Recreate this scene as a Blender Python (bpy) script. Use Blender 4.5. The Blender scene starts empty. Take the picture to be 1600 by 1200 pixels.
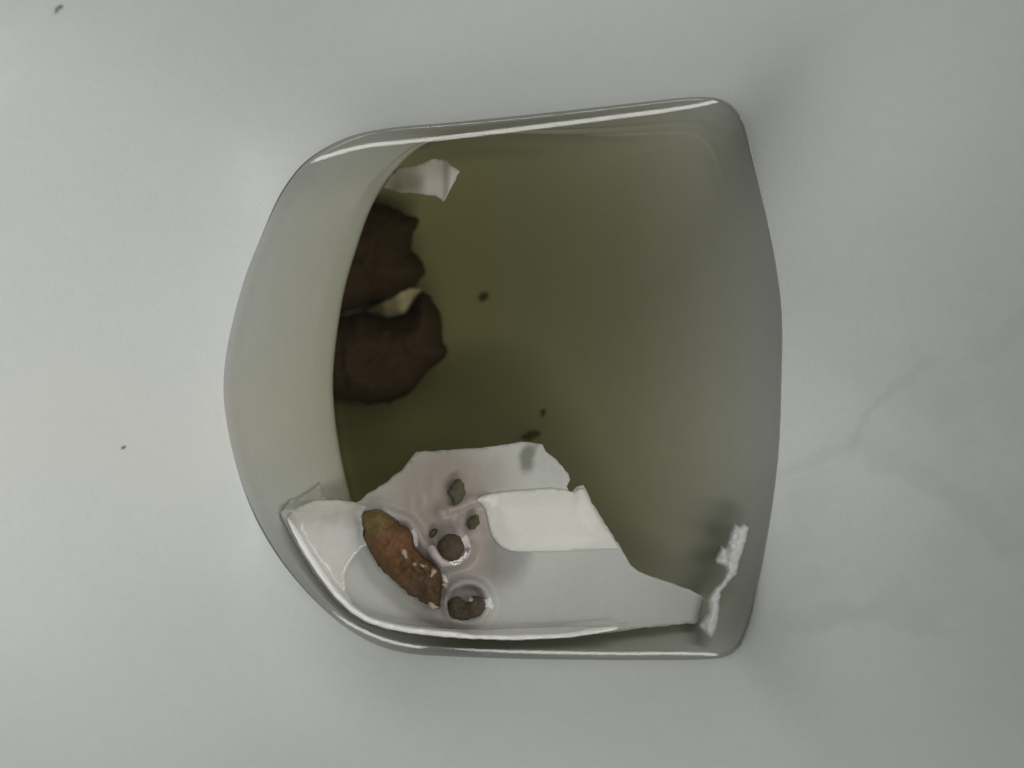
import bpy, bmesh, math, random
import numpy as np
from mathutils import Vector, noise
from mathutils.geometry import delaunay_2d_cdt

random.seed(7); np.random.seed(7)
sc = bpy.context.scene
COL = sc.collection

# ------------------------------------------------------------------ camera
DIST = 0.35                       # camera height above the water
S = 0.21 / 1600.0                 # metres per photograph pixel on the water plane
cam_d = bpy.data.cameras.new("camera"); cam = bpy.data.objects.new("camera", cam_d)
COL.objects.link(cam); sc.camera = cam
cam.location = (0, 0, DIST); cam.rotation_euler = (0, 0, 0)
cam_d.sensor_width = 36.0; cam_d.lens = 36.0 * DIST / 0.21
cam_d.clip_start = 0.01; cam_d.clip_end = 50
cam_d.dof.use_dof = True; cam_d.dof.focus_distance = 0.352; cam_d.dof.aperture_fstop = 4.5

# ------------------------------------------------------------------ room light
world = bpy.data.worlds.new("World"); sc.world = world; world.use_nodes = True
bg = world.node_tree.nodes["Background"]
bg.inputs[0].default_value = (0.93, 0.98, 1.0, 1); bg.inputs[1].default_value = 0.09

def area(name, loc, sx, sy, power, col, target=(0, 0, 0)):
    d = bpy.data.lights.new(name, 'AREA'); d.shape = 'RECTANGLE'; d.size = sx; d.size_y = sy
    d.energy = power; d.color = col
    o = bpy.data.objects.new(name, d); COL.objects.link(o); o.location = loc
    o.rotation_euler = (Vector(target) - Vector(loc)).to_track_quat('-Z', 'Y').to_euler()
    return o
area("ceiling_lamp_near", (0.50, -1.05, 1.75), 1.3, 0.26, 15, (1.0, 0.985, 0.955))
area("ceiling_lamp_far", (0.70, 1.20, 1.75), 1.6, 0.20, 13, (1.0, 0.985, 0.955))
area("ceiling_lamp_main", (0.80, 0.08, 1.75), 0.5, 0.5, 5.0, (1.0, 0.99, 0.97))

vs = sc.view_settings
vs.view_transform = 'Standard'; vs.look = 'None'; vs.gamma = 1.0; vs.exposure = 0.0
vs.use_curve_mapping = False
sc.cycles.max_bounces = 7; sc.cycles.transparent_max_bounces = 12
sc.cycles.volume_bounces = 2; sc.cycles.diffuse_bounces = 4

# ------------------------------------------------------------------ helpers
def P(px, py, z=0.0):
    k = S * (DIST - z) / DIST
    return ((px - 800) * k, (600 - py) * k, z)

def tag(o, label=None, cat=None, group=None, kind=None):
    if label: o["label"] = label
    if cat: o["category"] = cat
    if group: o["group"] = group
    if kind: o["kind"] = kind
    return o

def empty(name, loc=(0, 0, 0)):
    o = bpy.data.objects.new(name, None); COL.objects.link(o); o.location = loc
    o.empty_display_size = 0.01
    return o

def mesh_obj(name, verts, faces, mat, parent=None, smooth=True, recenter=True):
    verts = [Vector(v) for v in verts]
    org = Vector((0, 0, 0))
    if recenter and parent is None:
        a = np.array(verts); org = Vector(((a[:, 0].min() + a[:, 0].max()) / 2, (a[:, 1].min() + a[:, 1].max()) / 2, a[:, 2].min()))
    elif parent is not None:
        org = Vector(parent.location)
    me = bpy.data.meshes.new(name)
    me.from_pydata([v - org for v in verts], [], faces); me.validate(); me.update()
    bm = bmesh.new(); bm.from_mesh(me); bmesh.ops.recalc_face_normals(bm, faces=bm.faces[:]); bm.to_mesh(me); bm.free()
    if smooth:
        for p in me.polygons: p.use_smooth = True
    o = bpy.data.objects.new(name, me); COL.objects.link(o)
    if parent is not None: o.parent = parent
    else: o.location = org
    me.materials.append(mat)
    return o

def smoothstep(a, b, x):
    t = np.clip((x - a) / (b - a), 0, 1); return t * t * (3 - 2 * t)

def catmull(pts, n=8):
    pts = np.array(pts, float); m = len(pts); out = []
    for i in range(m):
        p0, p1, p2, p3 = pts[i - 1], pts[i], pts[(i + 1) % m], pts[(i + 2) % m]
        for j in range(n):
            t = j / n
            out.append(0.5 * ((2 * p1) + (-p0 + p2) * t + (2 * p0 - 5 * p1 + 4 * p2 - p3) * t * t + (-p0 + 3 * p1 - 3 * p2 + p3) * t ** 3))
    return np.array(out)

def seg_dist(P_, poly):
    """distance of each point (N,2) to a closed polygon outline"""
    a = np.asarray(poly, float); b = np.roll(a, -1, axis=0); best = np.full(len(P_), 1e9)
    for p, q in zip(a, b):
        d = q - p; L = max(d @ d, 1e-12)
        t = np.clip(((P_ - p) @ d) / L, 0, 1)
        r = P_ - (p + t[:, None] * d)
        best = np.minimum(best, np.sqrt((r * r).sum(1)))
    return best

def inside(P_, poly):
    a = np.asarray(poly, float); b = np.roll(a, -1, axis=0); res = np.zeros(len(P_), bool)
    x, y = P_[:, 0], P_[:, 1]
    for p, q in zip(a, b):
        c = ((p[1] > y) != (q[1] > y))
        with np.errstate(divide='ignore', invalid='ignore'):
            xi = (q[0] - p[0]) * (y - p[1]) / (q[1] - p[1]) + p[0]
        res ^= c & (x < xi)
    return res

def rough_outline(pts, step, amp, smooth_n=0, seed=0):
    """resample a closed outline and fray it"""
    pts = catmull(pts, smooth_n) if smooth_n else np.array(pts, float)
    out = []
    for i in range(len(pts)):
        a, b = pts[i], pts[(i + 1) % len(pts)]
        n = max(1, int(np.hypot(*(b - a)) / step))
        for j in range(n): out.append(a + (b - a) * j / n)
    out = np.array(out)
    nx = np.roll(out, -1, 0) - np.roll(out, 1, 0)
    nrm = np.stack([nx[:, 1], -nx[:, 0]], 1); nrm /= np.maximum(np.hypot(nrm[:, 0], nrm[:, 1])[:, None], 1e-6)
    f = np.array([noise.noise(Vector((p[0] * .09 + seed, p[1] * .09, seed))) + .7 * noise.noise(Vector((p[0] * .3, p[1] * .3 + seed, seed))) for p in out])
    return out + nrm * (f * amp)[:, None]

def fill(outline, step, jitter=0.25):
    """constrained triangulation of an outline (pixel space); returns pts, tris"""
    o = np.asarray(outline)
    x0, y0 = o.min(0); x1, y1 = o.max(0)
    gx, gy = np.meshgrid(np.arange(x0, x1, step), np.arange(y0, y1, step * .87))
    gx = gx + (np.arange(gx.shape[0]) % 2)[:, None] * step / 2
    g = np.stack([gx.ravel(), gy.ravel()], 1); g += (np.random.rand(*g.shape) - .5) * step * jitter
    g = g[inside(g, o)]
    if len(g): g = g[seg_dist(g, o) > step * .45]
    n = len(o)
    vs_ = [Vector((float(a), float(b))) for a, b in np.vstack([o, g])]
    r = delaunay_2d_cdt(vs_, [(i, (i + 1) % n) for i in range(n)], [list(range(n))], 1, 1e-5)
    return np.array([(v.x, v.y) for v in r[0]]), [tuple(f) for f in r[2]]

def sheet_mesh(name, outline, zfun, thick, mat, parent=None, step=6):
    """thin paper: a filled outline with both faces and an edge"""
    pts, tris = fill(outline, step)
    z = zfun(pts)
    n = len(pts)
    verts = [P(p[0], p[1], zz) for p, zz in zip(pts, z)] + [(lambda q: (q[0], q[1], q[2] - thick))(P(p[0], p[1], zz)) for p, zz in zip(pts, z)]
    faces = list(tris) + [(c + n, b + n, a + n) for a, b, c in tris]
    cnt = {}
    for t in tris:
        for a, b in ((t[0], t[1]), (t[1], t[2]), (t[2], t[0])):
            cnt[(a, b)] = 1
    for (a, b) in cnt:
        if (b, a) not in cnt: faces.append((b, a, a + n, b + n))
    return mesh_obj(name, verts, faces, mat, parent)

def lump_mesh(name, outline, zc, up, down, mat, parent=None, step=5, R=None, rough=0.3, freq=0.06, seed=0, tilt=(0, 0)):
    """a closed lump: inflated outline with lobed, pitted relief"""
    o = np.asarray(outline)
    pts, tris = fill(o, step)
    d = seg_dist(pts, o)
    R = R or max(d.max(), 1)
    f = np.clip(d / R, 0, 1); prof = np.sqrt(np.clip(1 - (1 - f) ** 2, 0, 1))
    nz = np.array([noise.noise(Vector((p[0] * freq + seed, p[1] * freq, seed * 1.7))) + .55 * noise.noise(Vector((p[0] * freq * 2.6, p[1] * freq * 2.6 + seed, 3.1)))
                   + .3 * noise.noise(Vector((p[0] * freq * 6, p[1] * freq * 6, seed))) for p in pts])
    c = o.mean(0)
    tl = ((pts[:, 0] - c[0]) * tilt[0] + (pts[:, 1] - c[1]) * tilt[1]) * S
    top = zc + tl + up * prof * (1 + rough * nz); bot = zc + tl - down * prof * (1 + rough * .6 * nz[::-1])
    edge = d < 1e-4
    n = len(pts); verts = [P(p[0], p[1], t) for p, t in zip(pts, top)]; idx = {}
    for i in range(n):
        if edge[i]: idx[i] = i
        else:
            idx[i] = len(verts); verts.append(P(pts[i][0], pts[i][1], bot[i]))
    faces = list(tris) + [(idx[c_], idx[b], idx[a]) for a, b, c_ in tris if not (edge[a] and edge[b] and edge[c_])]
    return mesh_obj(name, verts, faces, mat, parent)

# ------------------------------------------------------------------ materials
class NT:
    def __init__(s, name):
        s.m = bpy.data.materials.new(name); s.m.use_nodes = True; s.t = s.m.node_tree
        s.t.nodes.clear(); s.out = s.t.nodes.new("ShaderNodeOutputMaterial")
        s.tc = s.t.nodes.new("ShaderNodeTexCoord"); s.geo = s.t.nodes.new("ShaderNodeNewGeometry")
    def n(s, kind, **kw):
        x = s.t.nodes.new("ShaderNode" + kind)
        for k, v in kw.items():
            if k in x.inputs: 
                x.inputs[k].default_value = v
            else: setattr(x, k, v)
        return x
    def l(s, a, b): s.t.links.new(a, b)
    def noise(s, scale, detail=4, rough=.55, dist=0.0):
        x = s.n("TexNoise"); x.inputs["Scale"].default_value = scale; x.inputs["Detail"].default_value = detail
        x.inputs["Roughness"].default_value = rough; x.inputs["Distortion"].default_value = dist
        s.l(s.geo.outputs["Position"], x.inputs["Vector"]); return x.outputs["Fac"]
    def ramp(s, fac, stops):
        r = s.n("ValToRGB"); e = r.color_ramp.elements
        while len(e) < len(stops): e.new(0.5)
        for q, (p, c) in zip(e, stops):
            q.position = p; q.color = c if len(c) == 4 else (*c, 1)
        s.l(fac, r.inputs[0]); return r.outputs[0]
    def mix(s, fac, a, b, mode='MIX'):
        x = s.n("Mix"); x.data_type = 'RGBA'; x.blend_type = mode
        for v, i in ((fac, 0), (a, 6), (b, 7)):
            if isinstance(v, (int, float)): x.inputs[i].default_value = v
            elif isinstance(v, tuple): x.inputs[i].default_value = (*v, 1)[:4]
            else: s.l(v, x.inputs[i])
        return x.outputs[2]
    def blob(s, centre, radius, stretch=(1, 1, 1), warp=.0, wscale=60, rot=0.0):
        """soft patch of soiling round a place, as a 0-1 value"""
        v = s.geo.outputs["Position"]
        if warp:
            nz = s.n("TexNoise"); nz.inputs["Scale"].default_value = wscale; nz.inputs["Detail"].default_value = 4
            s.l(v, nz.inputs["Vector"])
            a = s.n("VectorMath", operation='SUBTRACT'); s.l(nz.outputs["Color"], a.inputs[0]); a.inputs[1].default_value = (.5, .5, .5)
            b = s.n("VectorMath", operation='SCALE'); s.l(a.outputs[0], b.inputs[0]); b.inputs["Scale"].default_value = warp
            c = s.n("VectorMath", operation='ADD'); s.l(v, c.inputs[0]); s.l(b.outputs[0], c.inputs[1]); v = c.outputs[0]
        a = s.n("VectorMath", operation='SUBTRACT'); s.l(v, a.inputs[0]); a.inputs[1].default_value = centre
        if rot:
            vr = s.n('VectorRotate'); vr.rotation_type = 'Z_AXIS'; s.l(a.outputs[0], vr.inputs['Vector']); vr.inputs['Angle'].default_value = -rot; a = vr
        b = s.n("VectorMath", operation='MULTIPLY'); s.l(a.outputs[0], b.inputs[0]); b.inputs[1].default_value = tuple(q / radius for q in stretch)
        c = s.n("VectorMath", operation='LENGTH'); s.l(b.outputs[0], c.inputs[0])
        r = s.n("MapRange"); r.interpolation_type = 'SMOOTHSTEP'
        r.inputs[1].default_value = 0.35; r.inputs[2].default_value = 1.0; r.inputs[3].default_value = 1; r.inputs[4].default_value = 0
        s.l(c.outputs["Value"], r.inputs[0]); return r.outputs[0]
    def math(s, op, a, b):
        x = s.n("Math", operation=op)
        for i, v in enumerate((a, b)):
            if isinstance(v, (int, float)): x.inputs[i].default_value = v
            else: s.l(v, x.inputs[i])
        return x.outputs[0]
    def principled(s, col, rough=.5, bump=None, bstr=.2, bdist=.0005, **kw):
        b = s.n("BsdfPrincipled")
        if isinstance(col, tuple): b.inputs["Base Color"].default_value = (*col, 1)[:4]
        else: s.l(col, b.inputs["Base Color"])
        if isinstance(rough, (int, float)): b.inputs["Roughness"].default_value = rough
        else: s.l(rough, b.inputs["Roughness"])
        for k, v in kw.items(): b.inputs[k.replace("_", " ")].default_value = v
        if bump is not None:
            u = s.n("Bump"); u.inputs["Strength"].default_value = bstr; u.inputs["Distance"].default_value = bdist
            s.l(bump, u.inputs["Height"]); s.l(u.outputs[0], b.inputs["Normal"])
        s.l(b.outputs[0], s.out.inputs["Surface"]); return b

def mat_ceramic():
    m = NT("glazed_ceramic")
    big = m.noise(22, 5, .6, .6); fine = m.noise(420, 5, .7); grain = m.noise(3300, 3, .75)
    col = m.ramp(big, [(.28, (.625, .645, .635)), (.55, (.645, .662, .65)), (.78, (.66, .67, .655))])
    col = m.mix(m.math('MULTIPLY', m.ramp(fine, [(.35, (0, 0, 0)), (.7, (1, 1, 1))]), .16), col, (.50, .53, .53))
    col = m.mix(m.math('MULTIPLY', m.ramp(m.noise(75, 6, .65, .8), [(.42, (0, 0, 0)), (.72, (1, 1, 1))]), .08), col, (.53, .55, .53))
    col = m.mix(m.math('MULTIPLY', m.ramp(grain, [(.35, (0, 0, 0)), (.68, (1, 1, 1))]), .32), col, (.40, .42, .415))
    # faint yellowish run down the front slope
    run = m.blob((-0.082, -0.008, 0.0), .05, (.75, 3.2, .2), .03, 40)
    col = m.mix(m.math('MULTIPLY', run, .26), col, (.70, .65, .56))
    # limescale smears on the ramp
    for (px, py, r, st, a) in ((1420, 600, .016, (.6, 1.6, .2), .35), (1390, 700, .018, (1.1, 1.4, .2), .28), (1500, 800, .016, (1.2, .8, .2), .25), (1320, 950, .02, (.7, 2.6, .2), .32), (1560, 640, .03, (1, .7, .2), .3)):
        c = P(px, py, .006)
        b = m.blob(c, r, st, .035, 70)
        col = m.mix(m.math('MULTIPLY', m.math('MULTIPLY', b, m.noise(150, 4, .6, 1.0)), a * 1.1), col, (.47, .485, .475))
    for (xa, ya, xb, yb, w, a) in ((1215,755,1345,690,.0030,.42), (1335,700,1378,605,.0026,.55), (1368,612,1455,562,.0026,.45), (1485,566,1570,500,.004,.35), (1345,690,1460,765,.006,.40), (1450,755,1570,860,.007,.38), (1225,975,1335,945,.004,.42), (1325,945,1460,965,.004,.30), (1300,700,1240,860,.006,.22)):
        ca, cb = Vector(P(xa, ya, .006)), Vector(P(xb, yb, .006)); L = (cb - ca).length
        b = m.blob(tuple((ca + cb) / 2), 1.0, (1.25 / L, 1.5 / w, 1.0), .008, 130, math.atan2(cb.y - ca.y, cb.x - ca.x))
        col = m.mix(m.math('MULTIPLY', m.math('MULTIPLY', b, m.noise(260, 5, .7)), a * .95), col, (.43, .45, .45))
    rg = m.ramp(m.noise(90, 4, .6), [(.3, (.34, .34, .34)), (.7, (.46, .46, .46))])
    m.principled(col, rg, None, Specular_IOR_Level=.3)
    return m.m

def mat_water():
    m = NT("murky_water")
    fr = m.n("Fresnel"); fr.inputs[0].default_value = 1.45
    tr = m.n("BsdfTransparent"); tr.inputs[0].default_value = (.875, .875, .87, 1); gl = m.n("BsdfGlossy"); gl.inputs["Roughness"].default_value = .03
    mx = m.n("MixShader"); m.l(fr.outputs[0], mx.inputs[0]); m.l(tr.outputs[0], mx.inputs[1]); m.l(gl.outputs[0], mx.inputs[2])
    m.l(mx.outputs[0], m.out.inputs["Surface"])
    ab = m.n("VolumeAbsorption"); ab.inputs["Color"].default_value = (.53, .50, .13, 1); ab.inputs["Density"].default_value = 28
    m.l(ab.outputs[0], m.out.inputs["Volume"])
    return m.m

def mat_tissue(name, base, soil=True, trans=.0):
    m = NT(name)
    f = m.noise(900, 5, .7); g = m.noise(160, 5, .6, .5)
    col = m.mix(f, tuple(c * .92 for c in base), tuple(min(1, c * 1.06) for c in base))
    col = m.mix(m.math('MULTIPLY', g, .3), col, tuple(c * .82 for c in base))
    if soil:
        for (px, py, r, st, a, c) in ((700, 790, .018, (1, .9, .2), .75, (.46, .37, .33)), (700, 900, .015, (1, .8, .2), .7, (.40, .33, .31)), (650, 760, .012, (1, 1, .2), .4, (.46, .40, .33)),
                                      (790, 870, .009, (1.3, 1, .2), .6, (.30, .29, .30)), (822, 714, .0036, (1.3, .8, .2), .9, (.30, .30, .26))):
            b = m.blob(P(px, py, 0), r, st, .006, 140)
            col = m.mix(m.math('MULTIPLY', b, a), col, c)
    b = m.principled(col, .38, m.noise(1300, 4, .7), .12, .0002, Specular_IOR_Level=.4, Coat_Weight=.15, Coat_Roughness=.2)
    if trans:
        t = m.n("BsdfTransparent"); x = m.n("MixShader"); x.inputs[0].default_value = trans
        m.l(b.outputs[0], x.inputs[1]); m.l(t.outputs[0], x.inputs[2]); m.l(x.outputs[0], m.out.inputs["Surface"])
    return m.m

def mat_waste(name, a, b, c, rough=.5):
    m = NT(name)
    n1 = m.noise(190, 6, .65, .4); n2 = m.noise(1100, 5, .7)
    col = m.ramp(n1, [(.3, a), (.52, b), (.72, c)])
    col = m.mix(m.math('MULTIPLY', n2, .5), col, tuple(q * .45 for q in a))
    if name == "floating_waste":
        col = m.mix(m.math('MULTIPLY', m.blob(P(582, 812, .001), .0052, (1, 1, .4), .004, 300), .75), col, (.16, .115, .035))
        col = m.mix(m.math('MULTIPLY', m.blob(P(615, 850, .003), .0048, (1, 1, .3), .004, 300), .55), col, (.17, .070, .030))
        col = m.mix(m.math('MULTIPLY', m.blob(P(672, 925, .002), .006, (1, 1, .4), .004, 300), .6), col, (.05, .030, .017))
    m.principled(col, rough, m.math('ADD', m.noise(500, 6, .7), m.math('MULTIPLY', n2, .5)), {'sunken_waste': .1, 'floating_waste': .5}.get(name, .8), .0012, Specular_IOR_Level=.3)
    return m.m

CERAMIC = mat_ceramic(); WATER = mat_water()
TISSUE = mat_tissue("thin_wet_tissue", (.77, .79, .79), True, .05)
TISSUE2 = mat_tissue("folded_tissue", (.84, .83, .80), False)
TISSUE4 = mat_tissue("doubled_tissue", (.95, .945, .92), False)
TISSUE_G = mat_tissue('glossy_wet_tissue', (.84, .83, .80), False)
_b = [n for n in TISSUE_G.node_tree.nodes if n.type == 'BSDF_PRINCIPLED'][0]; _b.inputs['Coat Weight'].default_value = 1.0; _b.inputs['Coat Roughness'].default_value = .1
TISSUE3 = mat_tissue("shredded_tissue", (.68, .68, .66), False, .22)
CRUMB = mat_tissue('soiled_crumb', (.33, .25, .20), False)
TISSUE_S = mat_tissue("sunken_tissue", (.80, .75, .70), False)
BROWN_F = mat_waste("floating_waste", (.085, .045, .017), (.12, .060, .020), (.155, .085, .028), .4)
BROWN_D = mat_waste("sunken_waste", (.068, .044, .030), (.084, .053, .036), (.105, .066, .044), .9)
BROWN_S = mat_waste("small_waste", (.06, .042, .024), (.095, .068, .038), (.14, .105, .06), .5)
GREEN_S = mat_waste("greenish_waste", (.07, .065, .035), (.11, .10, .055), (.16, .15, .09), .6)

# ------------------------------------------------------------------ toilet bowl
W_PTS = [(510,240),(560,218),(620,207),(700,200),(800,190),(900,179),(1000,167),(1080,158),(1125,160),(1155,185),(1175,250),(1200,350),(1215,430),(1222,500),(1221,600),(1217,700),(1205,800),(1186,900),(1166,980),(1142,1017),(1100,1024),(1000,1024),(900,1023),(800,1021),(700,1018),(640,1014),(590,1000),(542,972),(494,930),(452,882),(418,832),(390,780),(369,725),(356,668),(350,610),(355,550),(368,490),(385,430),(410,370),(440,310),(475,265)]
L_PTS = [(1118,168),(1080,166),(1000,175),(900,187),(800,198),(740,206),(690,214),(655,229),(625,255),(600,285),(575,332),(555,390),(540,440),(530,490),(522,550),(519,600),(522,650),(529,700),(540,752),(553,800),(570,850),(600,905),(650,958),(720,997),(800,1010),(900,1014),(1000,1015),(1098,1014),(1124,1000),(1132,965),(1140,890),(1150,800),(1158,700),(1162,600),(1162,500),(1158,430),(1150,350),(1138,250),(1128,190)]
CEN = np.array((830.0, 600.0))
NA = 360
def by_angle(pts):
    c = catmull(pts, 10) - CEN
    a = np.arctan2(-c[:, 1], c[:, 0]); r = np.hypot(c[:, 0], c[:, 1])
    o = np.argsort(a); a, r = a[o], r[o]
    th = np.linspace(-math.pi, math.pi, NA, endpoint=False)
    rr = np.interp(th, np.concatenate([a - 2 * math.pi, a, a + 2 * math.pi]), np.tile(r, 3))
    k = np.array([1, 2, 3, 2, 1.]); k /= k.sum()
    rr = sum(w * np.roll(rr, s) for w, s in zip(k, (-2, -1, 0, 1, 2)))
    return CEN + np.stack([np.cos(th) * rr, -np.sin(th) * rr], 1), th
Wp, TH = by_angle(W_PTS); Lp, _ = by_angle(L_PTS)
def toworld(p, z=0.0): 
    k = S * (DIST - z) / DIST
    return np.stack([(p[:, 0] - 800) * k, (600 - p[:, 1]) * k], 1)
Wxy = toworld(Wp); cxy = toworld(CEN[None])[0]
def per_angle(keys):     # keys: degrees -> value, wrapped and smooth
    ks = sorted(keys.items()); a = np.array([k for k, _ in ks], float); v = np.array([x for _, x in ks], float)
    y = np.interp(np.degrees(TH), np.concatenate([a - 360, a, a + 360]), np.tile(v, 3))
    k = np.exp(-(np.arange(-20, 21) / 8.0) ** 2); k /= k.sum()
    return sum(w * np.roll(y, q) for w, q in zip(k, range(-20, 21)))
left = per_angle({-180: 1, -150: 1, -130: .6, -115: 0, 0: 0, 110: 0, 125: .5, 140: 1})
shelf_p = per_angle({-180: .6, -120: .6, -70: .7, -40: .85, 40: .85, 70: .7, 120: .6})
lip_z = per_angle({-180: -.0095, -140: -.009, -110: -.006, -60: -.006, -30: -.006, 0: -.006, 30: -.006, 60: -.006, 110: -.006, 140: -.009})
under = per_angle({-180: .006, -140: .006, -110: .003, -60: .001, 0: 0, 60: .001, 105: .002, 140: .006})
ramp_k = per_angle({-180: .07, -140: .08, -100: .18, -50: .20, 0: .17, 50: .16, 100: .16, 140: .07})
bow_p = per_angle({-180: 2.9, -130: 2.8, -90: 2.3, 0: 2.3, 90: 2.3, 125: 3.3, 150: 3.2})
step_w = per_angle({-180: .010, -120: .009, -90: .022, -50: .018, 0: .014, 50: .018, 90: .015, 125: .010})
step_h = per_angle({-180: .0015, -150: .002, -120: .016, -90: .034, -60: .026, -35: .005, 0: .0015, 30: .004, 50: .022, 90: .029, 110: .021, 130: .006, 150: .002})
Lxy = np.stack([(Lp[:, 0] - 800) * S * (DIST - lip_z) / DIST, (600 - Lp[:, 1]) * S * (DIST - lip_z) / DIST], 1)
def floor_z(xy):
    px = xy[:, 0] / S + 800
    tab = lambda v: np.interp(v, [450, 560, 700, 850, 1000, 1120, 1190, 1260], [-.040, -.040, -.0385, -.031, -.0185, -.0088, -.0066, -.0055])
    base = sum(tab(px + o) for o in range(-110, 111, 20)) / 12.0
    py = 600 - xy[:, 1] / S
    edge = np.clip(np.abs(py - 600) / 430, 0, 1) ** 4
    return base * (1 - np.where(py > 600, .62, .30) * edge)
men_h = per_angle({-180: .00003, -158: .00003, -145: .0012, -120: .0026, -90: .0025, -55: .0020, -42: .00003, 0: .00002, 45: .00003, 58: .0020, 85: .0026, 118: .0032, 130: .0024, 145: .00003})
rad = Wxy - cxy; rdir = rad / np.hypot(rad[:, 0], rad[:, 1])[:, None]
# the rim: an egg-shaped opening
RC = np.array((-0.025, 0.0))
rim_r = np.stack([np.cos(TH) * .215, np.sin(TH) * .172], 1) + RC
ZR = .175
rings = []
def ring(xy, z): rings.append(np.column_stack([xy, np.broadcast_to(z, (NA,))]))
# floor from the middle outwards
for q in np.linspace(.03, .93, 26):
    xy = cxy + (Lxy + rdir * under[:, None] * smoothstep(.4, .93, q) - cxy) * q
    ring(xy, floor_z(xy))
fz_edge = floor_z(Lxy + rdir * under[:, None])
und = Lxy + rdir * under[:, None]
drop = lip_z - fz_edge
for q in (.06, .2, .4, .6, .8, .92):
    bulge = under * (1 - .25 * q ** 2) - np.minimum(.004, drop * .25) * (1 - q) ** 3
    xy = Lxy + rdir * bulge[:, None]; ring(xy, fz_edge + drop * q)
for a in (-60, -25, 5, 30, 55, 80):                # the rounded lip itself
    ca, sa = math.cos(math.radians(a)), math.sin(math.radians(a)); r = .0012 + .0006 * left
    ring(Lxy + rdir * ((1 - ca) * r)[:, None], lip_z - r * (1 - sa) + r * .0)
for q in np.linspace(.16, 1, 12):                  # the shelf up to the waterline
    zz = lip_z * (1 - q) ** shelf_p; ring(Lxy + (Wxy - Lxy) * q, zz)
dist_r = np.hypot(*(rim_r - Wxy).T)
for q in np.concatenate([np.concatenate([(.001, .002, .003, .0045), np.linspace(.006, .16, 30)]), np.linspace(.17, 1, 44)]):
    d = q * dist_r
    shoulder = step_h * np.tanh(d / step_w)
    shoulder = shoulder + men_h * 1.1 * (1 - np.exp(-d / .0007))
    z = shoulder + (ZR - step_h) * (ramp_k * q + (1 - ramp_k) * q ** bow_p)
    xy = Wxy + (rim_r - Wxy) * q; px, py = xy[:, 0] / S + 800, 600 - xy[:, 1] / S
    above = (130 - 50 * (px - 1150) / 450 - py) * S           # side wall meeting the ramp in a soft valley
    z = z + .42 * (np.logaddexp(0, above / .002) * .002) * smoothstep(1000, 1250, px) * (1 - q)
    ring(Wxy + (rim_r - Wxy) * q, z)
odir = (rim_r - RC) / np.hypot(*(rim_r - RC).T)[:, None]
inner_rings = rings; rings = []
NI = 26 + 6 + 6 + 12
us = np.concatenate([np.linspace(.03, .84, 26), np.linspace(.85, .93, 12), np.linspace(.937, 1, 12)])
right_soft = per_angle({-180: 0, -55: 0, -35: 1, 35: 1, 55: 0})
rightness = per_angle({-180: 0, -112: 0, -98: 1, 50: 1, 104: 0})[:, None]
for i in range(NI):
    xy = cxy + (Wxy - cxy) * us[i]; d = (1 - us[i]) * np.hypot(*rad.T)
    z = floor_z(xy) * (1 - np.exp(-d / (.0032 + .0035 * right_soft)))
    inner_rings[i] = inner_rings[i] * (1 - rightness) + np.column_stack([xy, z]) * rightness
def loft(rs, name, mat, parent, close=None):
    V = np.vstack(rs); F = []
    for i in range(len(rs) - 1):
        for j in range(NA):
            k = (j + 1) % NA; F.append((i * NA + j, i * NA + k, (i + 1) * NA + k, (i + 1) * NA + j))
    if close in ('first', 'both'): F.append(tuple(range(NA))[::-1])
    if close in ('last', 'both'): F.append(tuple((len(rs) - 1) * NA + j for j in range(NA)))
    return mesh_obj(name, V.tolist(), F, mat, parent)
bowl = empty("toilet_bowl", (0, 0, -.11))
tag(bowl, "pale grey glazed ceramic toilet bowl holding murky water in its outlet", "toilet bowl")
loft(inner_rings, "basin", CERAMIC, bowl, 'first')
ring(rim_r + odir * .0003, ZR + .0002)
for a in np.linspace(20, 160, 9):
    a = math.radians(a); ring(rim_r + odir * (.022 - .022 * math.cos(a)), ZR + .016 * math.sin(a))
ring(rim_r + odir * .044, ZR - .03)
for q in np.linspace(.1, 1, 10):
    ring(RC + (rim_r + odir * .04 - RC) * (1 - .55 * q ** 1.5), ZR - .03 - (.255) * q)
loft(rings, "outer_shell", CERAMIC, bowl, 'last')
rings = []

# ------------------------------------------------------------------ outlines of what floats and sinks
C_LUMP = rough_outline([(566,806),(580,797),(602,801),(622,815),(643,833),(650,855),(665,872),(684,886),(692,905),(690,930),(686,952),(660,941),(635,925),(610,902),(591,885),(578,862),(571,842)], 4, 4.0, 3, 1)
D_LUMP = rough_outline([(684,850),(692,840),(705,833),(719,840),(726,855),(718,871),(703,877),(690,869)], 3, 2.4, 3, 2)
E_LUMP = rough_outline([(699,948),(705,936),(718,932),(728,941),(740,931),(756,935),(758,950),(746,964),(722,970),(706,964)], 3, 2.4, 3, 3)
F_LUMP = rough_outline([(698,770),(706,755),(716,749),(725,757),(727,772),(717,786),(709,790),(706,780)], 3, 2.4, 3, 4)
G_LUMP = rough_outline([(729,817),(736,806),(747,804),(750,815),(742,827),(732,828)], 3, 2.4, 3, 5)
H_LUMP = rough_outline([(671,833),(677,826),(684,827),(681,835),(674,840)], 3, .6, 2, 6)

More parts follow.
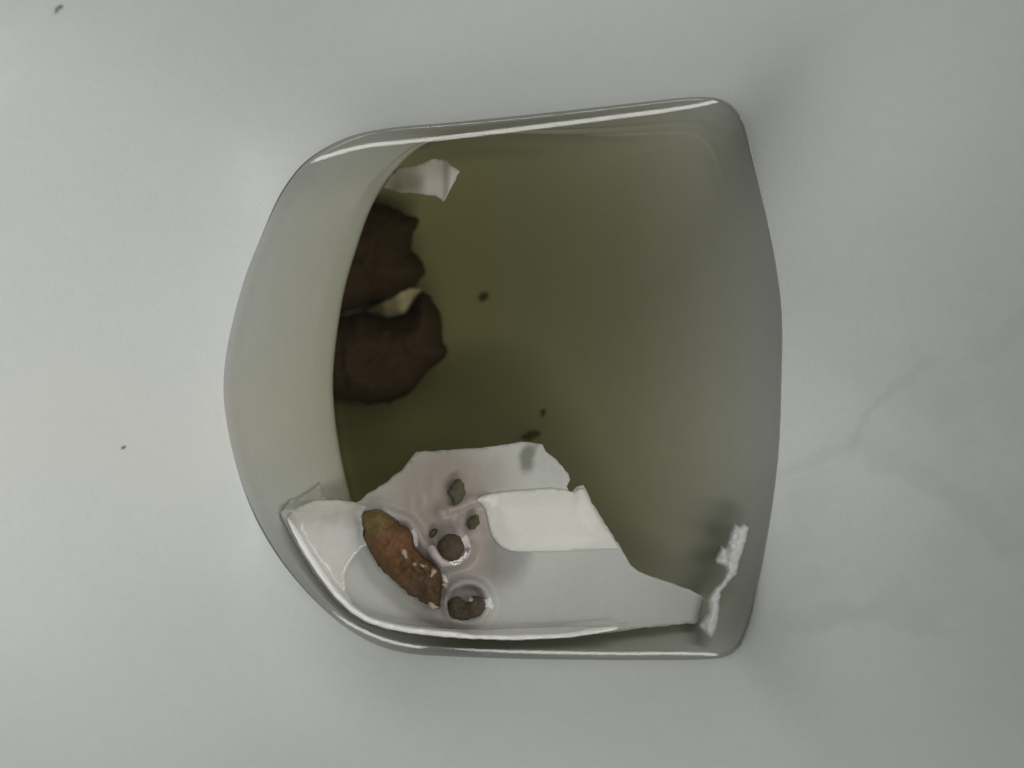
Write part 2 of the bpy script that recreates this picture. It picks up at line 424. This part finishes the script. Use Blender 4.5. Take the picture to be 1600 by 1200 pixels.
# ------------------------------------------------------------------ water (closed volume, free surface climbs its edge)
wr = []
floaters = [(toworld(o), h) for o, h in ((C_LUMP, .0005), (D_LUMP, .0006), (E_LUMP, .0006))]
qs = np.concatenate([np.linspace(.02, .93, 110), 1 - np.geomspace(.066, .0015, 24)])
Rw = np.hypot(*rad.T)
def surf(xy, q):
    d = (1 - q) * Rw
    z = men_h * np.exp(-d / .0044)
    for o, h in floaters:
        if np.hypot(*(xy - o.mean(0)).T).min() < .03:
            dd = seg_dist(xy, o); dd = np.where(inside(xy, o), 0, dd); z = np.maximum(z, 0) + h * np.exp(-dd / .0011)
    rip = np.array([noise.noise(Vector((x * 30, y * 30, 9.0))) for x, y in xy]) * .00006
    return z + rip
for q in qs:
    xy = cxy + rad * q; wr.append(np.column_stack([xy, surf(xy, q)]))
wr.append(np.column_stack([Wxy + rdir * .0012, np.minimum(men_h * 1.15, step_h * np.tanh(.0012 / step_w) + men_h * 1.1 * .82 - .0001)]))
# underside: tucked 1 mm into the ceramic
Vb = np.vstack([r for r in inner_rings])
wl = [r for r in inner_rings[:26 + 6 + 6 + 12]][::-1]
for i, r in enumerate(wl):
    below = r.copy(); below[:, :2] += rdir * .0014; below[:, 2] -= .0012
    if i == 0: continue
    wr.append(below)
water = loft(wr, "water", WATER, None, 'both')
tag(water, "murky olive yellow water standing in the bowl outlet", "water", kind="structure")

# ------------------------------------------------------------------ big wet tissue
def basin_z(px, py):
    o_ = Vector((0, 0, DIST)); d = (Vector(P(px, py, 0)) - o_).normalized()
    b = [c for c in bowl.children if c.name.startswith("basin")][0]
    inv = b.matrix_world.inverted()
    hit, loc, nrm, _ = b.ray_cast(inv @ o_, d)
    return (b.matrix_world @ loc).z if hit else 0
bpy.context.view_layer.update()
def on_shelf(f):
    return lambda p: np.maximum(f(p), np.array([basin_z(x, y) for x, y in p]) + .0004)
SHEET = [(556,786),(575,772),(600,756),(628,733),(650,706),(700,703),(760,699),(800,692),(822,690),(848,694),(852,706),(870,718),(888,740),(891,750),(886,760),(889,768),(894,769),(900,760),(911,757),(925,785),(945,818),(970,856),(985,882),(998,893),(1040,908),(1075,920),(1101,934),(1093,960),(1090,973),(1000,982),(890,997),(800,1001),(740,999),(690,996),(640,990),(604,984),(574,975),(546,959),(519,934),(494,901),(471,865),(452,831),(437,800),(452,782),(470,776),(485,765),(500,754),(506,775),(530,784)]
def n2(p, f, s=0.0): return np.array([noise.noise(Vector((x * f + s, y * f, s))) for x, y in p])
def near_line(p, line):
    return seg_dist_open(p, line)
def seg_dist_open(P_, line):
    a = np.asarray(line, float); best = np.full(len(P_), 1e9)
    for p, q in zip(a[:-1], a[1:]):
        d = q - p; L = max(d @ d, 1e-12); t = np.clip(((P_ - p) @ d) / L, 0, 1)
        r = P_ - (p + t[:, None] * d); best = np.minimum(best, np.sqrt((r * r).sum(1)))
    return best
def sheet_z(p):
    z = -.0022 + .0004 * n2(p, .010, 1.0) + .00006 * n2(p, .05, 2.0)
    z += .0020 * np.exp(-(np.hypot(p[:, 0] - 705, p[:, 1] - 852) / 34) ** 2)
    # creases puckered round the small pieces
    z += .0019 * np.exp(-((np.hypot(p[:, 0] - 730, p[:, 1] - 942) - 33) / 7) ** 2) * smoothstep(985, 955, p[:, 1])
    z += .0019 * np.exp(-((np.hypot(p[:, 0] - 706, p[:, 1] - 852) - 29) / 6) ** 2) * smoothstep(840, 860, p[:, 1])
    z += .0018 * np.exp(-(seg_dist_open(p, [(600, 800), (640, 815), (665, 855), (690, 884)]) / 9) ** 2)
    z += .0014 * np.exp(-(seg_dist_open(p, [(690, 800), (730, 785), (760, 778)]) / 9) ** 2) + .0006 * n2(p, .11, 5.0) * np.exp(-(np.hypot(p[:, 0] - 700, p[:, 1] - 800) / 60) ** 2)
    return z - .010 * smoothstep(800, 765, p[:, 1]) * smoothstep(560, 505, p[:, 0])
paper = empty("toilet_paper", P(790, 850, -.004))
tag(paper, "large torn sheet of wet toilet paper floating near the lower edge", "toilet paper")
sheet_mesh("sheet", rough_outline(SHEET, 7, 1.6, 0, 11), on_shelf(sheet_z), .00018, TISSUE, paper, 6)
FOLD = [(744,781),(752,775),(775,770),(815,766),(860,763),(886,766),(897,770),(904,763),(912,764),(926,790),(944,820),(968,857),(930,859),(860,862),(812,862),(796,860),(784,855),(775,847),(768,836),(764,824),(762,810),(758,796),(752,787)]
def fold_z(p):
    d = seg_dist(p, FOLD)
    return sheet_z(p) + .0003 + .0006 * smoothstep(0, 30, d)
sheet_mesh("folded_ply", rough_outline(FOLD, 5, .7, 0, 12), fold_z, .0002, TISSUE4, paper, 5)
FLAP = [(470,790),(490,782),(520,781),(552,784),(572,792),(566,805),(570,822),(566,838),(578,848),(560,862),(546,880),(538,900),(541,922),(552,945),(575,962),(620,974),(690,982),(760,984),(830,981),(900,979),(985,979),(940,988),(890,996),(800,1000),(740,998),(690,995),(640,989),(605,983),(576,974),(548,957),(522,932),(497,899),(474,863),(457,831),(448,810),(455,800)]
def flap_z(p):
    z = -.0006 - .0022 * smoothstep(830, 785, p[:, 1]) * smoothstep(585, 540, p[:, 0]) + .0003 * n2(p, .02, 7.0) + .00015 * n2(p, .07, 8.0)
    z += .0024 * np.exp(-(seg_dist_open(p, [(442, 800), (456, 829), (476, 862), (499, 897), (524, 929), (550, 954), (577, 970), (606, 979), (640, 986), (740, 996), (800, 998), (890, 995), (960, 985)]) / 8) ** 2)
    return z
sheet_mesh("side_flap", rough_outline(FLAP, 6, 1.0, 0, 13), on_shelf(flap_z), .0004, TISSUE_G, paper, 5)

# shred on the waterline at the right
SHRED = [(1148,816),(1156,822),(1163,818),(1170,824),(1166,845),(1160,862),(1154,880),(1150,898),(1141,907),(1133,917),(1126,928),(1124,945),(1123,962),(1120,978),(1112,998),(1103,994),(1092,976),(1097,968),(1106,958),(1105,940),(1109,928),(1118,918),(1127,908),(1133,893),(1131,884),(1120,880),(1117,874),(1124,860),(1127,852),(1134,856),(1138,842)]
sh = rough_outline(SHRED, 4, 1.8, 0, 21)
o = lump_mesh("tissue_shred", sh, .0006, .0022, .0020, TISSUE3, None, 3, 14, .45, .07, 21)
tag(o, "crumpled narrow shred of white tissue at the right end of the floating sheet", "tissue")
# sunken scraps
SCRAP = [(598,292),(608,274),(622,263),(650,259),(680,247),(698,252),(718,268),(706,292),(693,314),(680,306),(650,302),(622,300)]
o = sheet_mesh("tissue_scrap", rough_outline(SCRAP, 5, 1.5, 0, 31), lambda p: -.003 - .010 * smoothstep(670, 595, p[:, 0]) + .002 * n2(p, .03, 4) + .002 * smoothstep(690, 705, p[:, 0]), .0004, TISSUE_S, None, 5)
tag(o, "angular pale tissue scrap under water near the upper lip", "tissue")
SCRAP2 = [(572,486),(590,476),(612,465),(640,450),(658,452),(645,472),(632,490),(606,496),(588,492)]
o = sheet_mesh("tissue_scrap", rough_outline(SCRAP2, 4, 1.2, 0, 32), lambda p: -.027 - .005 * smoothstep(625, 575, p[:, 0]) + .001 * n2(p, .05, 6), .0004, TISSUE_S, None, 4)
tag(o, "small dim tissue scrap wedged between the two dark sunken lumps", "tissue")

# ------------------------------------------------------------------ waste
A_L = rough_outline([(500,360),(540,322),(576,316),(606,321),(628,332),(656,345),(647,363),(642,385),(655,405),(666,425),(650,445),(612,462),(580,472),(540,486),(496,480)], 5, 4, 3, 41)
tag(lump_mesh("waste_lump", A_L, -.029, .010, .012, BROWN_D, None, 5, 55, .16, .03, 41), "upper of two dark brown lumps sunk against the inner lip", "waste", "dark lumps under water")
B_L = rough_outline([(490,520),(530,496),(570,490),(602,498),(632,491),(645,468),(662,455),(681,475),(690,500),(692,526),(699,550),(688,566),(665,584),(650,605),(626,621),(598,631),(560,626),(500,612)], 5, 4, 3, 42)
tag(lump_mesh("waste_lump", B_L, -.029, .011, .012, BROWN_D, None, 5, 55, .16, .03, 42), "lower and larger of two dark brown lumps sunk against the inner lip", "waste", "dark lumps under water")
tag(lump_mesh("waste_lump", C_LUMP, -.0004, .0034, .005, BROWN_F, None, 3, None, .4, .05, 43), "long reddish brown lump floating at the left of the torn sheet", "waste", "lumps at the surface")
tag(lump_mesh("waste_lump", D_LUMP, .0002, .0026, .003, BROWN_S, None, 3, None, .35, .09, 44), "round dark brown lump on the sheet right of the long lump", "waste", "lumps at the surface")
tag(lump_mesh("waste_lump", E_LUMP, .0002, .0024, .003, BROWN_S, None, 3, None, .45, .09, 45), "lowest small dark lump ringed by pale tissue near the lower edge", "waste", "lumps at the surface")
tag(lump_mesh("waste_lump", F_LUMP, -.0002, .0018, .002, GREEN_S, None, 3, None, .35, .09, 46), "greenish brown small lump highest on the torn sheet", "waste", "lumps at the surface")
tag(lump_mesh("waste_lump", G_LUMP, -.0002, .0016, .002, GREEN_S, None, 3, None, .35, .09, 47), "small dark lump at the left corner of the bright folded ply", "waste", "lumps at the surface")
tag(lump_mesh("waste_lump", H_LUMP, -.0008, .0012, .002, BROWN_S, None, 3, None, .35, .09, 48), "tiniest dark crumb beside the long brown lump", "waste", "lumps at the surface")

DIRT = mat_waste('grey_dirt', (.30, .30, .30), (.36, .37, .36), (.42, .42, .42), .8)
MURK = mat_waste('murky_speck', (.17, .155, .085), (.21, .19, .11), (.26, .235, .14), .9)
def speck(px, py, rx, ry, z, mat, label, seed, name="waste_speck", cat="speck", ang=0.0, h=.0006):
    pts = []
    for k in range(22):
        a = 2 * math.pi * k / 22; r = 1 + .75 * noise.noise(Vector((math.cos(a) * 1.9 + seed * 3.7, math.sin(a) * 1.9, seed * 1.3)))
        x, y = math.cos(a) * rx * r, math.sin(a) * ry * r
        pts.append((px + x * math.cos(ang) - y * math.sin(ang), py + x * math.sin(ang) + y * math.cos(ang)))
    return tag(lump_mesh(name, np.array(pts), z, h, h, mat, None, max(1.6, min(rx, ry) * .45), None, .3, .15, seed), label, cat)
speck(852, 643, 9, 7, -.0300, MURK, "dark speck suspended in the water above the sheet's top edge", 51)
speck(832, 679, 13, 5, -.0300, MURK, "flat dark speck in the water just off the sheet's top corner", 52, ang=-.2)
speck(757, 464, 8, 5, -.0345, MURK, "small dark speck in the water right of the sunken lumps", 53, ang=-.8)

speck(92, 12, 9, 4, basin_z(92, 12) + .0001, DIRT, "grey dash of dirt on the dry ceramic in the far upper left", 54, "dirt_speck", "speck", -.9, .0003)
speck(193, 699, 4, 2.2, basin_z(193, 699) + .0001, DIRT, "tiny grey dirt speck on the dry ceramic left of the water", 55, "dirt_speck", "speck", -.5, .0003)

CRUMBS = [(633,867,9,4,1.2),(648,882,4,3,0),(661,884,6,3,.4),(676,895,4,8,.5)]
def lump_top(px, py):
    d = seg_dist(np.array([[px, py]]), C_LUMP)[0]
    R = seg_dist(fill(C_LUMP, 5)[0], C_LUMP).max(); f = min(1, d / R)
    return -.0004 + .0034 * math.sqrt(1 - (1 - f) ** 2)
CR_L = ["upper, largest pale crumb stuck on the long floating brown lump", "second pale crumb down on the long floating brown lump", "third pale crumb down on the long floating brown lump", "lowest pale crumb, near the right side of the long brown lump"]
for i, (px, py, rx, ry, an) in enumerate(CRUMBS):
    ob = speck(px, py, rx, ry, lump_top(px, py) + .0003, CRUMB, "tiny pale tissue crumb stuck on the long floating brown lump", 60 + i, "tissue_crumb", "tissue", an, .0005)
    del ob["label"]; ob["label"] = CR_L[i]; ob["group"] = "tissue crumbs on the brown lump"
speck(674, 945, 11, 6, .0006, CRUMB, "pale tissue crumb at the bottom tip of the long brown lump", 71, "tissue_crumb", "tissue", .5, .0012)
speck(694, 914, 5, 6, .0012, CRUMB, "pale tissue crumb between the long lump and the ringed lump", 72, "tissue_crumb", "tissue", .2, .0012)
speck(736, 938, 5, 5, .0018, CRUMB, "pale tissue crumb lodged in the notch of the ringed lump", 73, "tissue_crumb", "tissue", .2, .0008)
